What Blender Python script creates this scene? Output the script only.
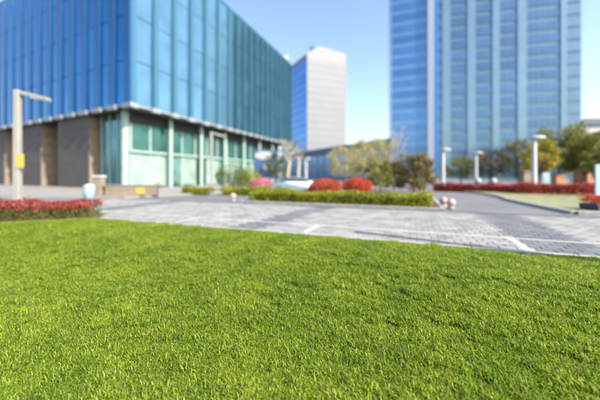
import bpy, bmesh, math, random
import numpy as np
from mathutils import Vector, Matrix

for o in list(bpy.data.objects):
    bpy.data.objects.remove(o, do_unlink=True)
scn = bpy.context.scene
C = scn.collection
random.seed(7)
RNG = np.random.default_rng(11)
R = math.radians

# ------------------------------------------------------------------ camera
EYE = 1.4
cam_d = bpy.data.cameras.new('camera')
cam = bpy.data.objects.new('camera', cam_d)
C.objects.link(cam)
cam.location = (0, 0, EYE)
cam.rotation_euler = (R(90), 0, 0)
cam_d.sensor_width = 36.0
cam_d.lens = 17.4
cam_d.shift_y = -0.0417
cam_d.clip_start = 0.05
cam_d.clip_end = 6000
cam_d.dof.use_dof = True
cam_d.dof.focus_distance = 3.25
cam_d.dof.aperture_fstop = 0.325
cam_d.dof.aperture_blades = 0
scn.camera = cam

# ------------------------------------------------------------------ sky and sun
SUN_EL = R(38)
SX, SY = 0.821, -0.571
S = Vector((SX * math.cos(SUN_EL), SY * math.cos(SUN_EL), math.sin(SUN_EL))).normalized()
w = bpy.data.worlds.new('World')
scn.world = w
w.use_nodes = True
nt = w.node_tree
bg = nt.nodes['Background']
sky = nt.nodes.new('ShaderNodeTexSky')
sky.sky_type = 'NISHITA'
sky.sun_disc = False
sky.sun_elevation = SUN_EL
sky.sun_rotation = math.atan2(SX, SY)
sky.altitude = 50
sky.air_density = 1.1
sky.dust_density = 2.4
sky.ozone_density = 1.7
nt.links.new(sky.outputs[0], bg.inputs[0])
bg.inputs[1].default_value = 0.138
sl = bpy.data.lights.new('sun', 'SUN')
sl.energy = 3.5
sl.angle = R(0.53)
sl.color = (1.0, 0.94, 0.84)
so = bpy.data.objects.new('sun', sl)
C.objects.link(so)
so.rotation_euler = S.to_track_quat('Z', 'Y').to_euler()
so.location = (60, -30, 60)

vs = scn.view_settings
vs.view_transform = 'Standard'
vs.look = 'None'
vs.exposure = 1.35
vs.gamma = 1
vs.use_curve_mapping = False
scn.render.engine = 'CYCLES'

# ------------------------------------------------------------------ materials
def nodes_of(name):
    m = bpy.data.materials.new(name)
    m.use_nodes = True
    n = m.node_tree
    return m, n, n.nodes['Principled BSDF']

def mat(name, col, rough=0.7, metal=0.0, var=0.15, scale=3.0, bump=0.0, bscale=40.0, spec=0.5, rnd=0.0):
    m, n, b = nodes_of(name)
    b.inputs['Roughness'].default_value = rough
    b.inputs['Metallic'].default_value = metal
    b.inputs['Specular IOR Level'].default_value = spec
    geo = n.nodes.new('ShaderNodeNewGeometry')
    noi = n.nodes.new('ShaderNodeTexNoise')
    noi.inputs['Scale'].default_value = scale
    noi.inputs['Detail'].default_value = 6
    n.links.new(geo.outputs['Position'], noi.inputs['Vector'])
    hsv = n.nodes.new('ShaderNodeHueSaturation')
    hsv.inputs['Color'].default_value = (*col, 1)
    mr = n.nodes.new('ShaderNodeMapRange')
    mr.inputs[1].default_value = 0.3; mr.inputs[2].default_value = 0.7
    mr.inputs[3].default_value = 1 - var; mr.inputs[4].default_value = 1 + var
    n.links.new(noi.outputs[0], mr.inputs[0])
    val = mr.outputs[0]
    if rnd:
        oi = n.nodes.new('ShaderNodeObjectInfo')
        mr2 = n.nodes.new('ShaderNodeMapRange')
        mr2.inputs[3].default_value = 1 - rnd; mr2.inputs[4].default_value = 1 + rnd
        n.links.new(oi.outputs['Random'], mr2.inputs[0])
        mu = n.nodes.new('ShaderNodeMath'); mu.operation = 'MULTIPLY'
        n.links.new(val, mu.inputs[0]); n.links.new(mr2.outputs[0], mu.inputs[1])
        val = mu.outputs[0]
    n.links.new(val, hsv.inputs['Value'])
    n.links.new(hsv.outputs[0], b.inputs['Base Color'])
    if bump:
        nb = n.nodes.new('ShaderNodeTexNoise')
        nb.inputs['Scale'].default_value = bscale
        nb.inputs['Detail'].default_value = 4
        n.links.new(geo.outputs['Position'], nb.inputs['Vector'])
        bp = n.nodes.new('ShaderNodeBump')
        bp.inputs['Strength'].default_value = bump
        bp.inputs['Distance'].default_value = 0.02
        n.links.new(nb.outputs[0], bp.inputs['Height'])
        n.links.new(bp.outputs[0], b.inputs['Normal'])
    return m

def leafmat(name, cols, trans=0.35, big=0.25, bigscale=0.6, rough=0.45):
    """cols: list of (position, colour) over a random value per leaf"""
    m, n, b = nodes_of(name)
    geo = n.nodes.new('ShaderNodeNewGeometry')
    oi = n.nodes.new('ShaderNodeObjectInfo')
    add = n.nodes.new('ShaderNodeMath'); add.operation = 'ADD'
    fr = n.nodes.new('ShaderNodeMath'); fr.operation = 'FRACT'
    n.links.new(geo.outputs['Random Per Island'], add.inputs[0])
    n.links.new(oi.outputs['Random'], add.inputs[1])
    n.links.new(add.outputs[0], fr.inputs[0])
    cr = n.nodes.new('ShaderNodeValToRGB')
    el = cr.color_ramp.elements
    while len(el) < len(cols):
        el.new(0.5)
    for e, (p, c) in zip(el, cols):
        e.position = p; e.color = (*c, 1)
    n.links.new(fr.outputs[0], cr.inputs[0])
    noi = n.nodes.new('ShaderNodeTexNoise')
    noi.inputs['Scale'].default_value = bigscale
    noi.inputs['Detail'].default_value = 5
    noi.inputs['Roughness'].default_value = 0.65
    n.links.new(geo.outputs['Position'], noi.inputs['Vector'])
    mr = n.nodes.new('ShaderNodeMapRange')
    mr.inputs[1].default_value = 0.3; mr.inputs[2].default_value = 0.7
    mr.inputs[3].default_value = 1 - big; mr.inputs[4].default_value = 1 + big
    n.links.new(noi.outputs[0], mr.inputs[0])
    hsv = n.nodes.new('ShaderNodeHueSaturation')
    n.links.new(cr.outputs[0], hsv.inputs['Color'])
    n.links.new(mr.outputs[0], hsv.inputs['Value'])
    mh = n.nodes.new('ShaderNodeMapRange')
    mh.inputs[1].default_value = 0.3; mh.inputs[2].default_value = 0.7
    mh.inputs[3].default_value = 0.512; mh.inputs[4].default_value = 0.488
    n.links.new(noi.outputs[0], mh.inputs[0])
    n.links.new(mh.outputs[0], hsv.inputs['Hue'])
    n.links.new(hsv.outputs[0], b.inputs['Base Color'])
    b.inputs['Roughness'].default_value = rough
    b.inputs['Specular IOR Level'].default_value = 0.35
    tr = n.nodes.new('ShaderNodeBsdfTranslucent')
    n.links.new(hsv.outputs[0], tr.inputs['Color'])
    mx = n.nodes.new('ShaderNodeMixShader')
    mx.inputs[0].default_value = trans
    n.links.new(b.outputs[0], mx.inputs[1]); n.links.new(tr.outputs[0], mx.inputs[2])
    out = n.nodes['Material Output']
    n.links.new(mx.outputs[0], out.inputs[0])
    return m

M = {}
M['ground'] = mat('grey_asphalt', (0.135, 0.135, 0.14), 0.9, var=0.18, scale=0.5, bump=0.3, bscale=120)
M['soil'] = mat('brown_soil', (0.10, 0.07, 0.035), 0.95, var=0.4, scale=9, bump=0.6, bscale=60)
M['thatch'] = mat('lawn_thatch', (0.04, 0.05, 0.014), 0.95, var=0.5, scale=14, bump=0.6, bscale=70)
M['joint'] = mat('dark_joint_sand', (0.085, 0.085, 0.083), 0.95, var=0.3, scale=6)
def paver_mat(name, col):
    m, n, b = nodes_of(name)
    geo = n.nodes.new('ShaderNodeNewGeometry'); oi = n.nodes.new('ShaderNodeObjectInfo')
    add = n.nodes.new('ShaderNodeMath'); fr = n.nodes.new('ShaderNodeMath'); fr.operation = 'FRACT'
    n.links.new(geo.outputs['Random Per Island'], add.inputs[0]); n.links.new(oi.outputs['Random'], add.inputs[1])
    n.links.new(add.outputs[0], fr.inputs[0])
    mr = n.nodes.new('ShaderNodeMapRange'); mr.inputs[3].default_value = 0.8; mr.inputs[4].default_value = 1.18
    n.links.new(fr.outputs[0], mr.inputs[0])
    no = n.nodes.new('ShaderNodeTexNoise'); no.inputs['Scale'].default_value = 1.3; no.inputs['Detail'].default_value = 8
    n.links.new(geo.outputs['Position'], no.inputs['Vector'])
    m2 = n.nodes.new('ShaderNodeMapRange'); m2.inputs[1].default_value = .3; m2.inputs[2].default_value = .7
    m2.inputs[3].default_value = .78; m2.inputs[4].default_value = 1.15
    n.links.new(no.outputs[0], m2.inputs[0])
    mu = n.nodes.new('ShaderNodeMath'); mu.operation = 'MULTIPLY'
    n.links.new(mr.outputs[0], mu.inputs[0]); n.links.new(m2.outputs[0], mu.inputs[1])
    h = n.nodes.new('ShaderNodeHueSaturation'); h.inputs['Color'].default_value = (*col, 1)
    n.links.new(mu.outputs[0], h.inputs['Value']); n.links.new(h.outputs[0], b.inputs['Base Color'])
    b.inputs['Roughness'].default_value = 0.75
    nb = n.nodes.new('ShaderNodeTexNoise'); nb.inputs['Scale'].default_value = 90
    n.links.new(geo.outputs['Position'], nb.inputs['Vector'])
    bp = n.nodes.new('ShaderNodeBump'); bp.inputs['Strength'].default_value = 0.35; bp.inputs['Distance'].default_value = 0.01
    n.links.new(nb.outputs[0], bp.inputs['Height']); n.links.new(bp.outputs[0], b.inputs['Normal'])
    return m
M['paver'] = paver_mat('pale_grey_paver', (0.245, 0.235, 0.222))
M['paver_dark'] = paver_mat('dark_grey_paver', (0.13, 0.133, 0.14))
M['paint'] = mat('worn_white_paint', (0.42, 0.415, 0.40), 0.7, var=0.18, scale=9)
M['kerb'] = mat('pale_kerb_stone', (0.30, 0.295, 0.285), 0.85, var=0.15, scale=5, bump=0.2)
M['drain'] = mat('dark_drain_shade', (0.06, 0.06, 0.065), 0.7, metal=0.3)
M['plaza'] = mat('beige_forecourt', (0.24, 0.225, 0.205), 0.85, var=0.12, scale=0.8)
M['verge'] = mat('dry_verge_grass', (0.20, 0.20, 0.10), 0.95, var=0.35, scale=2.5, bump=0.6)
M['stone'] = mat('shaded_pier_stone', (0.09, 0.08, 0.075), 0.8, var=0.12, scale=1.2)
M['beige'] = mat('beige_stone', (0.23, 0.185, 0.135), 0.85, var=0.12, scale=2)
M['white'] = mat('off_white_paint', (0.40, 0.40, 0.40), 0.5, var=0.05)
M['lamp'] = mat('pale_lamp_metal', (0.29, 0.28, 0.255), 0.45, metal=0.1, var=0.06)
M['lens'] = mat('lamp_lens', (0.75, 0.75, 0.72), 0.25, var=0.03)
M['darkcore'] = mat('dark_building_core', (0.03, 0.07, 0.10), 0.6)
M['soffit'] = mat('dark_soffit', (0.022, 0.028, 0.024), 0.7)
M['cap'] = mat('pale_fin_cap', (0.24, 0.25, 0.27), 0.6)
M['roofgrey'] = mat('grey_roof', (0.11, 0.115, 0.125), 0.8)
M['gl_blue'] = mat('blue_facade_glass', (0.022, 0.165, 0.36), 0.08, metal=0.75, var=0.10, scale=0.5, rnd=0.10)
M['gl_bluefin'] = mat('blue_facade_fin', (0.012, 0.085, 0.23), 0.3, metal=0.4, var=0.05)
M['gl_light'] = mat('light_blue_facade_glass', (0.155, 0.31, 0.41), 0.10, metal=0.7, var=0.12, scale=0.5, rnd=0.08)
M['gl_lightfin'] = mat('teal_blue_facade_fin', (0.06, 0.17, 0.25), 0.35, metal=0.4, var=0.05)
M['gl_teal'] = mat('teal_facade_glass', (0.07, 0.17, 0.235), 0.10, metal=0.7, var=0.15, scale=0.5, rnd=0.12)
M['gl_tealfin'] = mat('dark_teal_fin', (0.03, 0.11, 0.15), 0.35, metal=0.4, var=0.05)
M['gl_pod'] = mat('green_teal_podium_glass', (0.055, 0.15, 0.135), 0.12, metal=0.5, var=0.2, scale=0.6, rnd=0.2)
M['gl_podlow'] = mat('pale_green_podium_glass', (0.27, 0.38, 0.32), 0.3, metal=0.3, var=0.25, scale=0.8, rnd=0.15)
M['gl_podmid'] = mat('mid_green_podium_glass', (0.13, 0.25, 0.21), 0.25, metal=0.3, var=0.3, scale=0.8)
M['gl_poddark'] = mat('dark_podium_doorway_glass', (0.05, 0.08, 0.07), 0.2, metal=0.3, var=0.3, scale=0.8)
M['gl_corner'] = mat('blue_teal_corner_glass', (0.06, 0.20, 0.24), 0.12, metal=0.5, var=0.25, scale=0.6, rnd=0.15)
M['mullion'] = mat('pale_green_mullion', (0.27, 0.37, 0.33), 0.5)
M['tw_main'] = mat('pale_blue_tower_cladding', (0.125, 0.205, 0.275), 0.22, metal=0.5, var=0.06, scale=0.2)
M['tw_pier'] = mat('pale_tower_pier', (0.17, 0.26, 0.33), 0.22, metal=0.5, var=0.06, scale=0.2)
M['tw_win'] = mat('dark_blue_tower_window', (0.085, 0.165, 0.27), 0.12, metal=0.6, var=0.1, scale=0.3, rnd=0.12)
M['tw_wing'] = mat('blue_tower_wing', (0.17, 0.31, 0.50), 0.2, metal=0.5, var=0.06, scale=0.2)
M['tw_wingwin'] = mat('blue_wing_window', (0.10, 0.23, 0.44), 0.12, metal=0.6, var=0.1, scale=0.3, rnd=0.1)
M['tw_strip'] = mat('pale_tower_pilaster', (0.27, 0.30, 0.38), 0.5, var=0.04)
M['tw_edge'] = mat('deep_blue_tower_return', (0.04, 0.17, 0.42), 0.3, metal=0.4)
M['far_white'] = mat('far_tower_white_cladding', (0.205, 0.215, 0.23), 0.6, var=0.04, scale=0.1)
M['far_joint'] = mat('far_tower_grey_joint', (0.18, 0.19, 0.205), 0.6)
M['far_blue'] = mat('far_tower_blue_glass', (0.06, 0.20, 0.48), 0.15, metal=0.6, var=0.1, scale=0.1, rnd=0.1)
M['hall_roof'] = mat('slate_blue_roof', (0.10, 0.14, 0.23), 0.6)
M['hall_wall'] = mat('blue_grey_hall_wall', (0.30, 0.36, 0.46), 0.6, metal=0.2)
M['bark'] = mat('grey_brown_bark', (0.14, 0.10, 0.07), 0.9, var=0.3, scale=6, bump=0.6)
M['palebark'] = mat('pale_wrapped_bark', (0.42, 0.36, 0.29), 0.9, var=0.2, scale=5)
M['yellow'] = mat('yellow_sign_paint', (0.42, 0.33, 0.06), 0.5, var=0.05)
M['blue'] = mat('blue_sign_paint', (0.05, 0.10, 0.22), 0.5, var=0.05)
M['paleblue'] = mat('pale_blue_paint', (0.28, 0.40, 0.48), 0.5, var=0.05)
M['pink'] = mat('pale_pink_granite', (0.42, 0.27, 0.27), 0.5, var=0.2, scale=25)
M['carpaint'] = mat('pale_blue_car_paint', (0.13, 0.19, 0.25), 0.35, metal=0.2, var=0.02)
M['carglass'] = mat('dark_car_glass', (0.02, 0.03, 0.04), 0.05, metal=0.2, var=0.02)
M['rubber'] = mat('black_rubber', (0.02, 0.02, 0.02), 0.8)
M['rim'] = mat('silver_rim', (0.5, 0.5, 0.52), 0.3, metal=0.8)
M['redlamp'] = mat('red_lamp_plastic', (0.4, 0.02, 0.02), 0.3)
M['orange'] = mat('orange_brick', (0.40, 0.16, 0.08), 0.8)
M['planter'] = mat('dark_blue_planter', (0.03, 0.05, 0.09), 0.5)
M['grass'] = leafmat('lawn_grass_blades', [(0.0, (0.06, 0.15, 0.006)), (0.30, (0.17, 0.29, 0.012)), (0.58, (0.33, 0.44, 0.022)),
                     (0.85, (0.40, 0.48, 0.05)), (0.92, (0.42, 0.38, 0.15)), (1.0, (0.16, 0.09, 0.04))], trans=0.5, big=0.2, bigscale=1.3)
G_LIME = leafmat('lime_hedge_leaves', [(0, (0.11, 0.14, 0.01)), (0.5, (0.27, 0.30, 0.015)), (1, (0.42, 0.42, 0.02))], 0.35)
G_GREEN = leafmat('green_hedge_leaves', [(0, (0.035, 0.07, 0.01)), (0.5, (0.09, 0.13, 0.015)), (1, (0.18, 0.19, 0.03))], 0.35)
G_RED = leafmat('red_leaves', [(0, (0.15, 0.013, 0.016)), (0.5, (0.35, 0.032, 0.034)), (1, (0.48, 0.10, 0.08))], 0.35)
G_SCAR = leafmat('scarlet_leaves', [(0, (0.26, 0.02, 0.012)), (0.5, (0.55, 0.055, 0.028)), (1, (0.66, 0.15, 0.05))], 0.35)
G_PINK = leafmat('pink_blossom', [(0, (0.35, 0.05, 0.09)), (0.5, (0.60, 0.17, 0.22)), (1, (0.65, 0.32, 0.34))], 0.35)
G_TREE = leafmat('olive_green_tree_leaves', [(0, (0.055, 0.075, 0.015)), (0.5, (0.16, 0.165, 0.028)), (1, (0.32, 0.28, 0.05))], 0.3)
G_YGR = leafmat('yellow_green_tree_leaves', [(0, (0.07, 0.09, 0.01)), (0.5, (0.19, 0.20, 0.02)), (1, (0.34, 0.31, 0.04))], 0.35)
G_YEL = leafmat('yellow_tree_leaves', [(0, (0.20, 0.17, 0.01)), (0.5, (0.38, 0.31, 0.015)), (1, (0.50, 0.40, 0.03))], 0.35)
G_PALE = leafmat('pale_straw_tree_leaves', [(0, (0.20, 0.18, 0.06)), (0.5, (0.40, 0.36, 0.14)), (1, (0.55, 0.50, 0.24))], 0.3)
G_BROWN = leafmat('bronze_olive_leaves', [(0, (0.07, 0.06, 0.015)), (0.5, (0.17, 0.15, 0.03)), (1, (0.28, 0.17, 0.06))], 0.3)

# ------------------------------------------------------------------ helpers
WL = {}
def tag(o, label=None, cat=None, group=None, kind=None):
    if label: o['label'] = label
    if cat: o['category'] = cat
    if group: o['group'] = group
    if kind: o['kind'] = kind
    return o
def thing(name, loc, label, cat, group=None):
    o = bpy.data.objects.new(name, None)
    o.empty_display_size = 0.2
    C.objects.link(o)
    o.location = loc
    WL[o.name] = Vector(loc)
    return tag(o, label, cat, group)
def put(name, me, parent=None, loc=(0, 0, 0), rz=0.0, m=None):
    """link mesh me as an object standing at world location loc"""
    if m is not None and not me.materials:
        me.materials.append(m)
    o = bpy.data.objects.new(name, me)
    C.objects.link(o)
    L = Vector(loc)
    WL[o.name] = L.copy()
    if parent is not None:
        o.parent = parent
        o.location = L - WL[parent.name]
        assert abs(parent.rotation_euler.z) < 1e-6
    else:
        o.location = L
    o.rotation_euler = (0, 0, rz)
    return o
def mesh(name, v, f, m=None, smooth=False):
    me = bpy.data.meshes.new(name)
    me.from_pydata([tuple(p) for p in v], [], f)
    me.validate()
    if m is not None: me.materials.append(m)
    if smooth:
        me.polygons.foreach_set('use_smooth', [True] * len(me.polygons))
    return me
class MB:
    def __init__(s): s.v = []; s.f = []
    def box(s, x0, x1, y0, y1, z0, z1, M4=None, taper=1.0):
        b = len(s.v)
        cx, cy = (x0 + x1) / 2, (y0 + y1) / 2
        for z, t in ((z0, 1.0), (z1, taper)):
            for x, y in ((x0, y0), (x1, y0), (x1, y1), (x0, y1)):
                p = Vector((cx + (x - cx) * t, cy + (y - cy) * t, z))
                s.v.append(tuple(M4 @ p) if M4 else tuple(p))
        s.f += [tuple(b + i for i in q) for q in ((0, 3, 2, 1), (4, 5, 6, 7), (0, 1, 5, 4), (1, 2, 6, 5), (2, 3, 7, 6), (3, 0, 4, 7))]
        return s
    def prism(s, poly, z0, z1):
        b = len(s.v); n = len(poly)
        for z in (z0, z1):
            for p in poly: s.v.append((p[0], p[1], z))
        s.f.append(tuple(b + i for i in range(n - 1, -1, -1)))
        s.f.append(tuple(b + n + i for i in range(n)))
        for i in range(n):
            j = (i + 1) % n
            s.f.append((b + i, b + j, b + n + j, b + n + i))
        return s
    def tube(s, pts, rad, n=10):
        pts = [Vector(p) for p in pts]
        rings = []
        for i, p in enumerate(pts):
            d = (pts[min(i + 1, len(pts) - 1)] - pts[max(i - 1, 0)]).normalized()
            a = d.orthogonal().normalized() if i == 0 else (a - d * a.dot(d)).normalized()
            c = d.cross(a)
            r = rad[i] if isinstance(rad, (list, tuple)) else rad
            b = len(s.v)
            for k in range(n):
                t = 2 * math.pi * k / n
                s.v.append(tuple(p + (a * math.cos(t) + c * math.sin(t)) * r))
            rings.append(b)
        for q in range(len(rings) - 1):
            for k in range(n):
                k2 = (k + 1) % n
                s.f.append((rings[q] + k, rings[q] + k2, rings[q + 1] + k2, rings[q + 1] + k))
        s.f.append(tuple(rings[0] + k for k in range(n - 1, -1, -1)))
        s.f.append(tuple(rings[-1] + k for k in range(n)))
        return s
    def lathe(s, prof, n=16):
        b = len(s.v); m = len(prof)
        for k in range(n):
            t = 2 * math.pi * k / n
            for r, z in prof: s.v.append((r * math.cos(t), r * math.sin(t), z))
        for k in range(n):
            k2 = (k + 1) % n
            for i in range(m - 1):
                s.f.append((b + k * m + i, b + k2 * m + i, b + k2 * m + i + 1, b + k * m + i + 1))
        return s
    def me(s, name, m=None, smooth=False): return mesh(name, s.v, s.f, m, smooth)
def bevelled(me, width, seg=2):
    bm = bmesh.new(); bm.from_mesh(me)
    bmesh.ops.bevel(bm, geom=list(bm.edges), offset=width, segments=seg, affect='EDGES', profile=0.5)
    bm.to_mesh(me); bm.free()
    return me

def leaf_mesh(name, P, size, m, up=0.25, aspect=0.55, seed=0):
    """P: Nx3 leaf centres -> one folded diamond leaf each (4 verts, 2 tris)"""
    rng = np.random.default_rng(seed + 5)
    N = len(P)
    d = rng.normal(size=(N, 3)); d[:, 2] += up
    d /= np.linalg.norm(d, axis=1)[:, None] + 1e-9
    r = rng.normal(size=(N, 3))
    s_ = np.cross(d, r); s_ /= np.linalg.norm(s_, axis=1)[:, None] + 1e-9
    L = (size * rng.uniform(0.6, 1.35, N))[:, None]
    nrm = np.cross(d, s_)
    V = np.empty((N, 4, 3))
    V[:, 0] = P - d * L * 0.5
    V[:, 1] = P + s_ * L * aspect * 0.5 + nrm * L * 0.06
    V[:, 2] = P + d * L * 0.5
    V[:, 3] = P - s_ * L * aspect * 0.5 + nrm * L * 0.06
    me = bpy.data.meshes.new(name)
    me.vertices.add(N * 4)
    me.vertices.foreach_set('co', V.reshape(-1))
    i = np.arange(N) * 4
    F = np.stack([i, i + 1, i + 2, i, i + 2, i + 3], 1).reshape(-1)
    me.loops.add(N * 6); me.loops.foreach_set('vertex_index', F.astype(np.int32))
    me.polygons.add(N * 2)
    me.polygons.foreach_set('loop_start', (np.arange(N * 2) * 3).astype(np.int32))
    me.polygons.foreach_set('loop_total', np.full(N * 2, 3, dtype=np.int32))
    me.update(calc_edges=True)
    me.materials.append(m)
    return me
def ellipsoid_pts(n, c, r, rng, shell=0.45):
    d = rng.normal(size=(n, 3)); d /= np.linalg.norm(d, axis=1)[:, None]
    rr = (shell + (1 - shell) * rng.random(n)) ** 0.6
    return np.array(c) + d * rr[:, None] * np.array(r)
def vnoise(x, seed):
    return (np.sin(x * 1.7 + seed) + np.sin(x * 3.9 + seed * 2.1) * .6 + np.sin(x * 8.3 + seed * 3.3) * .35) / 1.95

# local paving frame: u along the lawn edge (to the right), v away from the camera
E1 = Vector((0.932, -0.363, 0)).normalized()
E2 = Vector((0.363, 0.932, 0)).normalized()
O0 = Vector((0.0, 6.77, 0))
AU = math.atan2(E1.y, E1.x)
def uv(u, v, z=0.0): return O0 + E1 * u + E2 * v + Vector((0, 0, z))
CORN = uv(-6.95, 0)                     # where the lawn edge turns along the left hedge
HD = Vector((-0.934, -0.357, 0))        # hedge runs from CORN to the left and nearer
HN = Vector((-0.357, 0.934, 0))
def lawn_d(x, y):
    """signed distance into the lawn from its paving edge (positive = lawn)"""
    p = Vector((x, y, 0))
    a = -(p - O0).dot(E2)
    b = -(p - CORN).dot(HN)
    return min(a, b)
DROP = 0.66
def lawn_z(x, y):
    d = lawn_d(x, y)
    if d <= 0: return -0.05
    t = min(d / 5.2, 1.0)
    return 0.012 - DROP * t * t * (3 - 2 * t) + 0.02 * math.sin(x * 1.3 + y) * min(1, d)

# ------------------------------------------------------------------ ground sheets
FAR = 3500
far_l = CORN + HD * 60
gp = [uv(FAR, 0), uv(FAR, FAR), (-FAR, FAR, 0), (-FAR, far_l.y, 0), far_l, CORN]
g = put('ground', mesh('ground', [(p[0], p[1], 0.0) for p in gp], [tuple(range(6))], M['ground']))
tag(g, kind='structure')
xs = [-FAR, -200, -60] + list(np.arange(-30, 30.01, 0.2)) + [60, 200, FAR]
ys = [-FAR, -200, -40, -12] + list(np.arange(-6, 14.01, 0.2))
V = [(x, y, lawn_z(x, y) - 0.008 if abs(x) < 70 else -0.5) for y in ys for x in xs]
nx = len(xs)
F = [(j * nx + i, j * nx + i + 1, (j + 1) * nx + i + 1, (j + 1) * nx + i) for j in range(len(ys) - 1) for i in range(nx - 1)]
lawn = put('lawn', mesh('lawn', V, F, M['thatch'], True))
tag(lawn, kind='structure')

# kerb strip between lawn and paving
kerb_me = bevelled(MB().box(-0.395, 0.395, -0.055, 0.055, -0.25, 0.028).me('edging_stone', M['kerb']), 0.008, 1)
edging = put('lawn_edging', MB().box(0, 27.2, 0.02, 0.10, -0.2, 0.006).me('lawn_edging', M['joint']), None, uv(-6.9, 0), AU)
tag(edging, kind='structure')
for k in range(34):
    o = bpy.data.objects.new('edging_stone', kerb_me); C.objects.link(o)
    o.parent = edging
    o.location = (k * 0.8 + 0.4, 0.06, random.uniform(-.002, .002))

# paving: bed sheet, pavers, painted lines
UL, UR, VF = -14.0, 19.0, 5.75
pav = put('paving', mesh('paving', [(UL, 0.12, 0), (UR, 0.12, 0), (UR, VF, 0), (UL, VF, 0)], [(0, 1, 2, 3)], M['joint']), None, O0 + Vector((0, 0, 0.004)), AU)
tag(pav, kind='structure')
PW, PH, TH = 0.29, 0.205, 0.022
def paver_mesh(m):
    return bevelled(MB().box(-PW / 2 + .0045, PW / 2 - .0045, -PH / 2 + .0045, PH / 2 - .0045, -0.01, TH).me('paver', m), 0.007, 1)
pm_l, pm_d = paver_mesh(M['paver']), paver_mesh(M['paver_dark'])
cells = []
nv = int((VF - 0.13) / PH)
for j in range(nv):
    v = 0.13 + PH * (j + .5)
    off = (j % 2) * PW / 2
    for i in range(int((UR - UL) / PW) - 1):
        u = UL + PW * (i + .5) + off
        dark = (-1.95 < u - 0.10 * (v - 1.2) < -1.05) or (1.95 + 2.55 < u < 3.2 + 2.55) or (-9.6 < u < -8.6)  # leftmost band stands in for a cast shadow, put into the paver colour
        p = uv(u, v)
        vis = p.y > 1 and abs(p.x) < 1.06 * p.y
        cells.append((p.y if vis else 99 + p.y, u, v, dark))
cells.sort()
def rz(): return random.uniform(-.012, .012)
for yy, u, v, dark in cells[:300]:
    o = bpy.data.objects.new('paver', pm_d if dark else pm_l); C.objects.link(o)
    o.parent = pav
    o.location = (u, v, random.uniform(-.0025, .0025)); o.rotation_euler = (random.uniform(-.008, .008), random.uniform(-.006, .006), rz())
for dk, pmesh in ((False, pm_l), (True, pm_d)):
    co = np.array([v.co[:] for v in pmesh.vertices]); fc = [tuple(p.vertices) for p in pmesh.polygons]
    VV, FF = [], []
    for yy, u, v, dark in cells[300:]:
        if dark != dk: continue
        b = len(VV); a = rz(); ca, sa = math.cos(a), math.sin(a); dz = random.uniform(-.0025, .0025)
        VV += [(x * ca - y * sa + u, x * sa + y * ca + v, z + dz) for x, y, z in co]
        FF += [tuple(b + q for q in f_) for f_ in fc]
    o = put('paver_field', mesh('paver_field', VV, FF, M['paver_dark'] if dk else M['paver']), None)
    o.parent = pav
    tag(o, kind='stuff')
PT = TH + 0.004 + 0.004
def line(u0, v0, u1, v1, wd, name='painted_line'):
    a, b = Vector((u0, v0, 0)), Vector((u1, v1, 0))
    d = (b - a).normalized(); n = Vector((-d.y, d.x, 0)) * wd / 2
    o = put(name, mesh(name, [a + n, a - n, b - n, b + n], [(3, 2, 1, 0)], M['paint']), None, (0, 0, 0))
    o.parent = pav; o.location = (0, 0, PT - 0.004)
    return o
line(-11, 1.23, 18.5, 1.23, 0.095)
for u in (-8.3, -3.95, 0.05, 4.42):
    line(u, 0.2, u, 1.174, 0.13)
# drain along the far paving edge, dark strip standing in for a shadow line
dr = put('drain_shadow_strip', MB().box(UL, UR, VF + .002, VF + .20, -0.02, 0.02).me('drain_shadow_strip', M['drain']), None, O0, AU)
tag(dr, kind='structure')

# planting bed with kerb
bu0, bu1, bv0, bv1 = -5.6, 3.6, 5.98, 11.2
soilbed = put('planting_bed', MB().box(bu0 + .16, bu1 - .16, bv0 + .16, bv1 - .16, -0.05, 0.10).me('planting_bed', M['soil']), None, O0, AU)
tag(soilbed, kind='structure')
kst = bevelled(MB().box(-0.395, 0.395, -0.075, 0.075, -0.1, 0.13).me('kerb_stone', M['kerb']), 0.012, 1)
def kerb_run(parent, a, b):
    a, b = Vector(a), Vector(b); n = max(1, round((b - a).length / 0.8)); d = (b - a) / n
    for k in range(n):
        o = bpy.data.objects.new('kerb_stone', kst); C.objects.link(o); o.parent = parent
        c = a + d * (k + .5)
        o.location = (c.x, c.y, 0); o.rotation_euler = (0, 0, math.atan2(d.y, d.x)); o.scale = (d.length / 0.8, 1, 1)
kerb_run(soilbed, (bu0 + .15, bv0 + .075, 0), (bu1 - .15, bv0 + .075, 0))
kerb_run(soilbed, (bu0 + .15, bv1 - .075, 0), (bu1 - .15, bv1 - .075, 0))
kerb_run(soilbed, (bu0 + .075, bv0, 0), (bu0 + .075, bv1, 0))
kerb_run(soilbed, (bu1 - .075, bv0, 0), (bu1 - .075, bv1, 0))

# verge at the right with a curved kerb
vp = [(9.75, 10.25), (10.1, 11.6), (10.6, 13.4), (11.3, 15.6), (12.3, 17.6), (13.2, 20.5), (13.4, 24), (45, 24), (45, -1.5), (14.5, 8.6)]
verge = put('verge', MB().prism(vp, -0.05, 0.10).me('verge', M['verge']))
tag(verge, kind='structure')
vo = [Vector((p[0], p[1], 0)) for p in vp]
for a, b in zip(vo[:7], vo[1:7]): 
    d = (b - a).normalized(); n = Vector((-d.y, d.x, 0)) * 0.08
    kerb_run(verge, a + n, b + n)
d = (vo[9] - vo[0]).normalized(); n = Vector((d.y, -d.x, 0)) * 0.08
kerb_run(verge, vo[0] + n, vo[9] + n)

# forecourt slab under the left building
fc = put('forecourt', MB().prism([(-60, 17.4), (-10.5, 17.4), (-6.5, 21.5), (6, 55), (6, 70), (-60, 70)], -0.05, 0.10).me('forecourt', M['plaza']))
tag(fc, kind='structure')
GZ = 0.10

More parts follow.
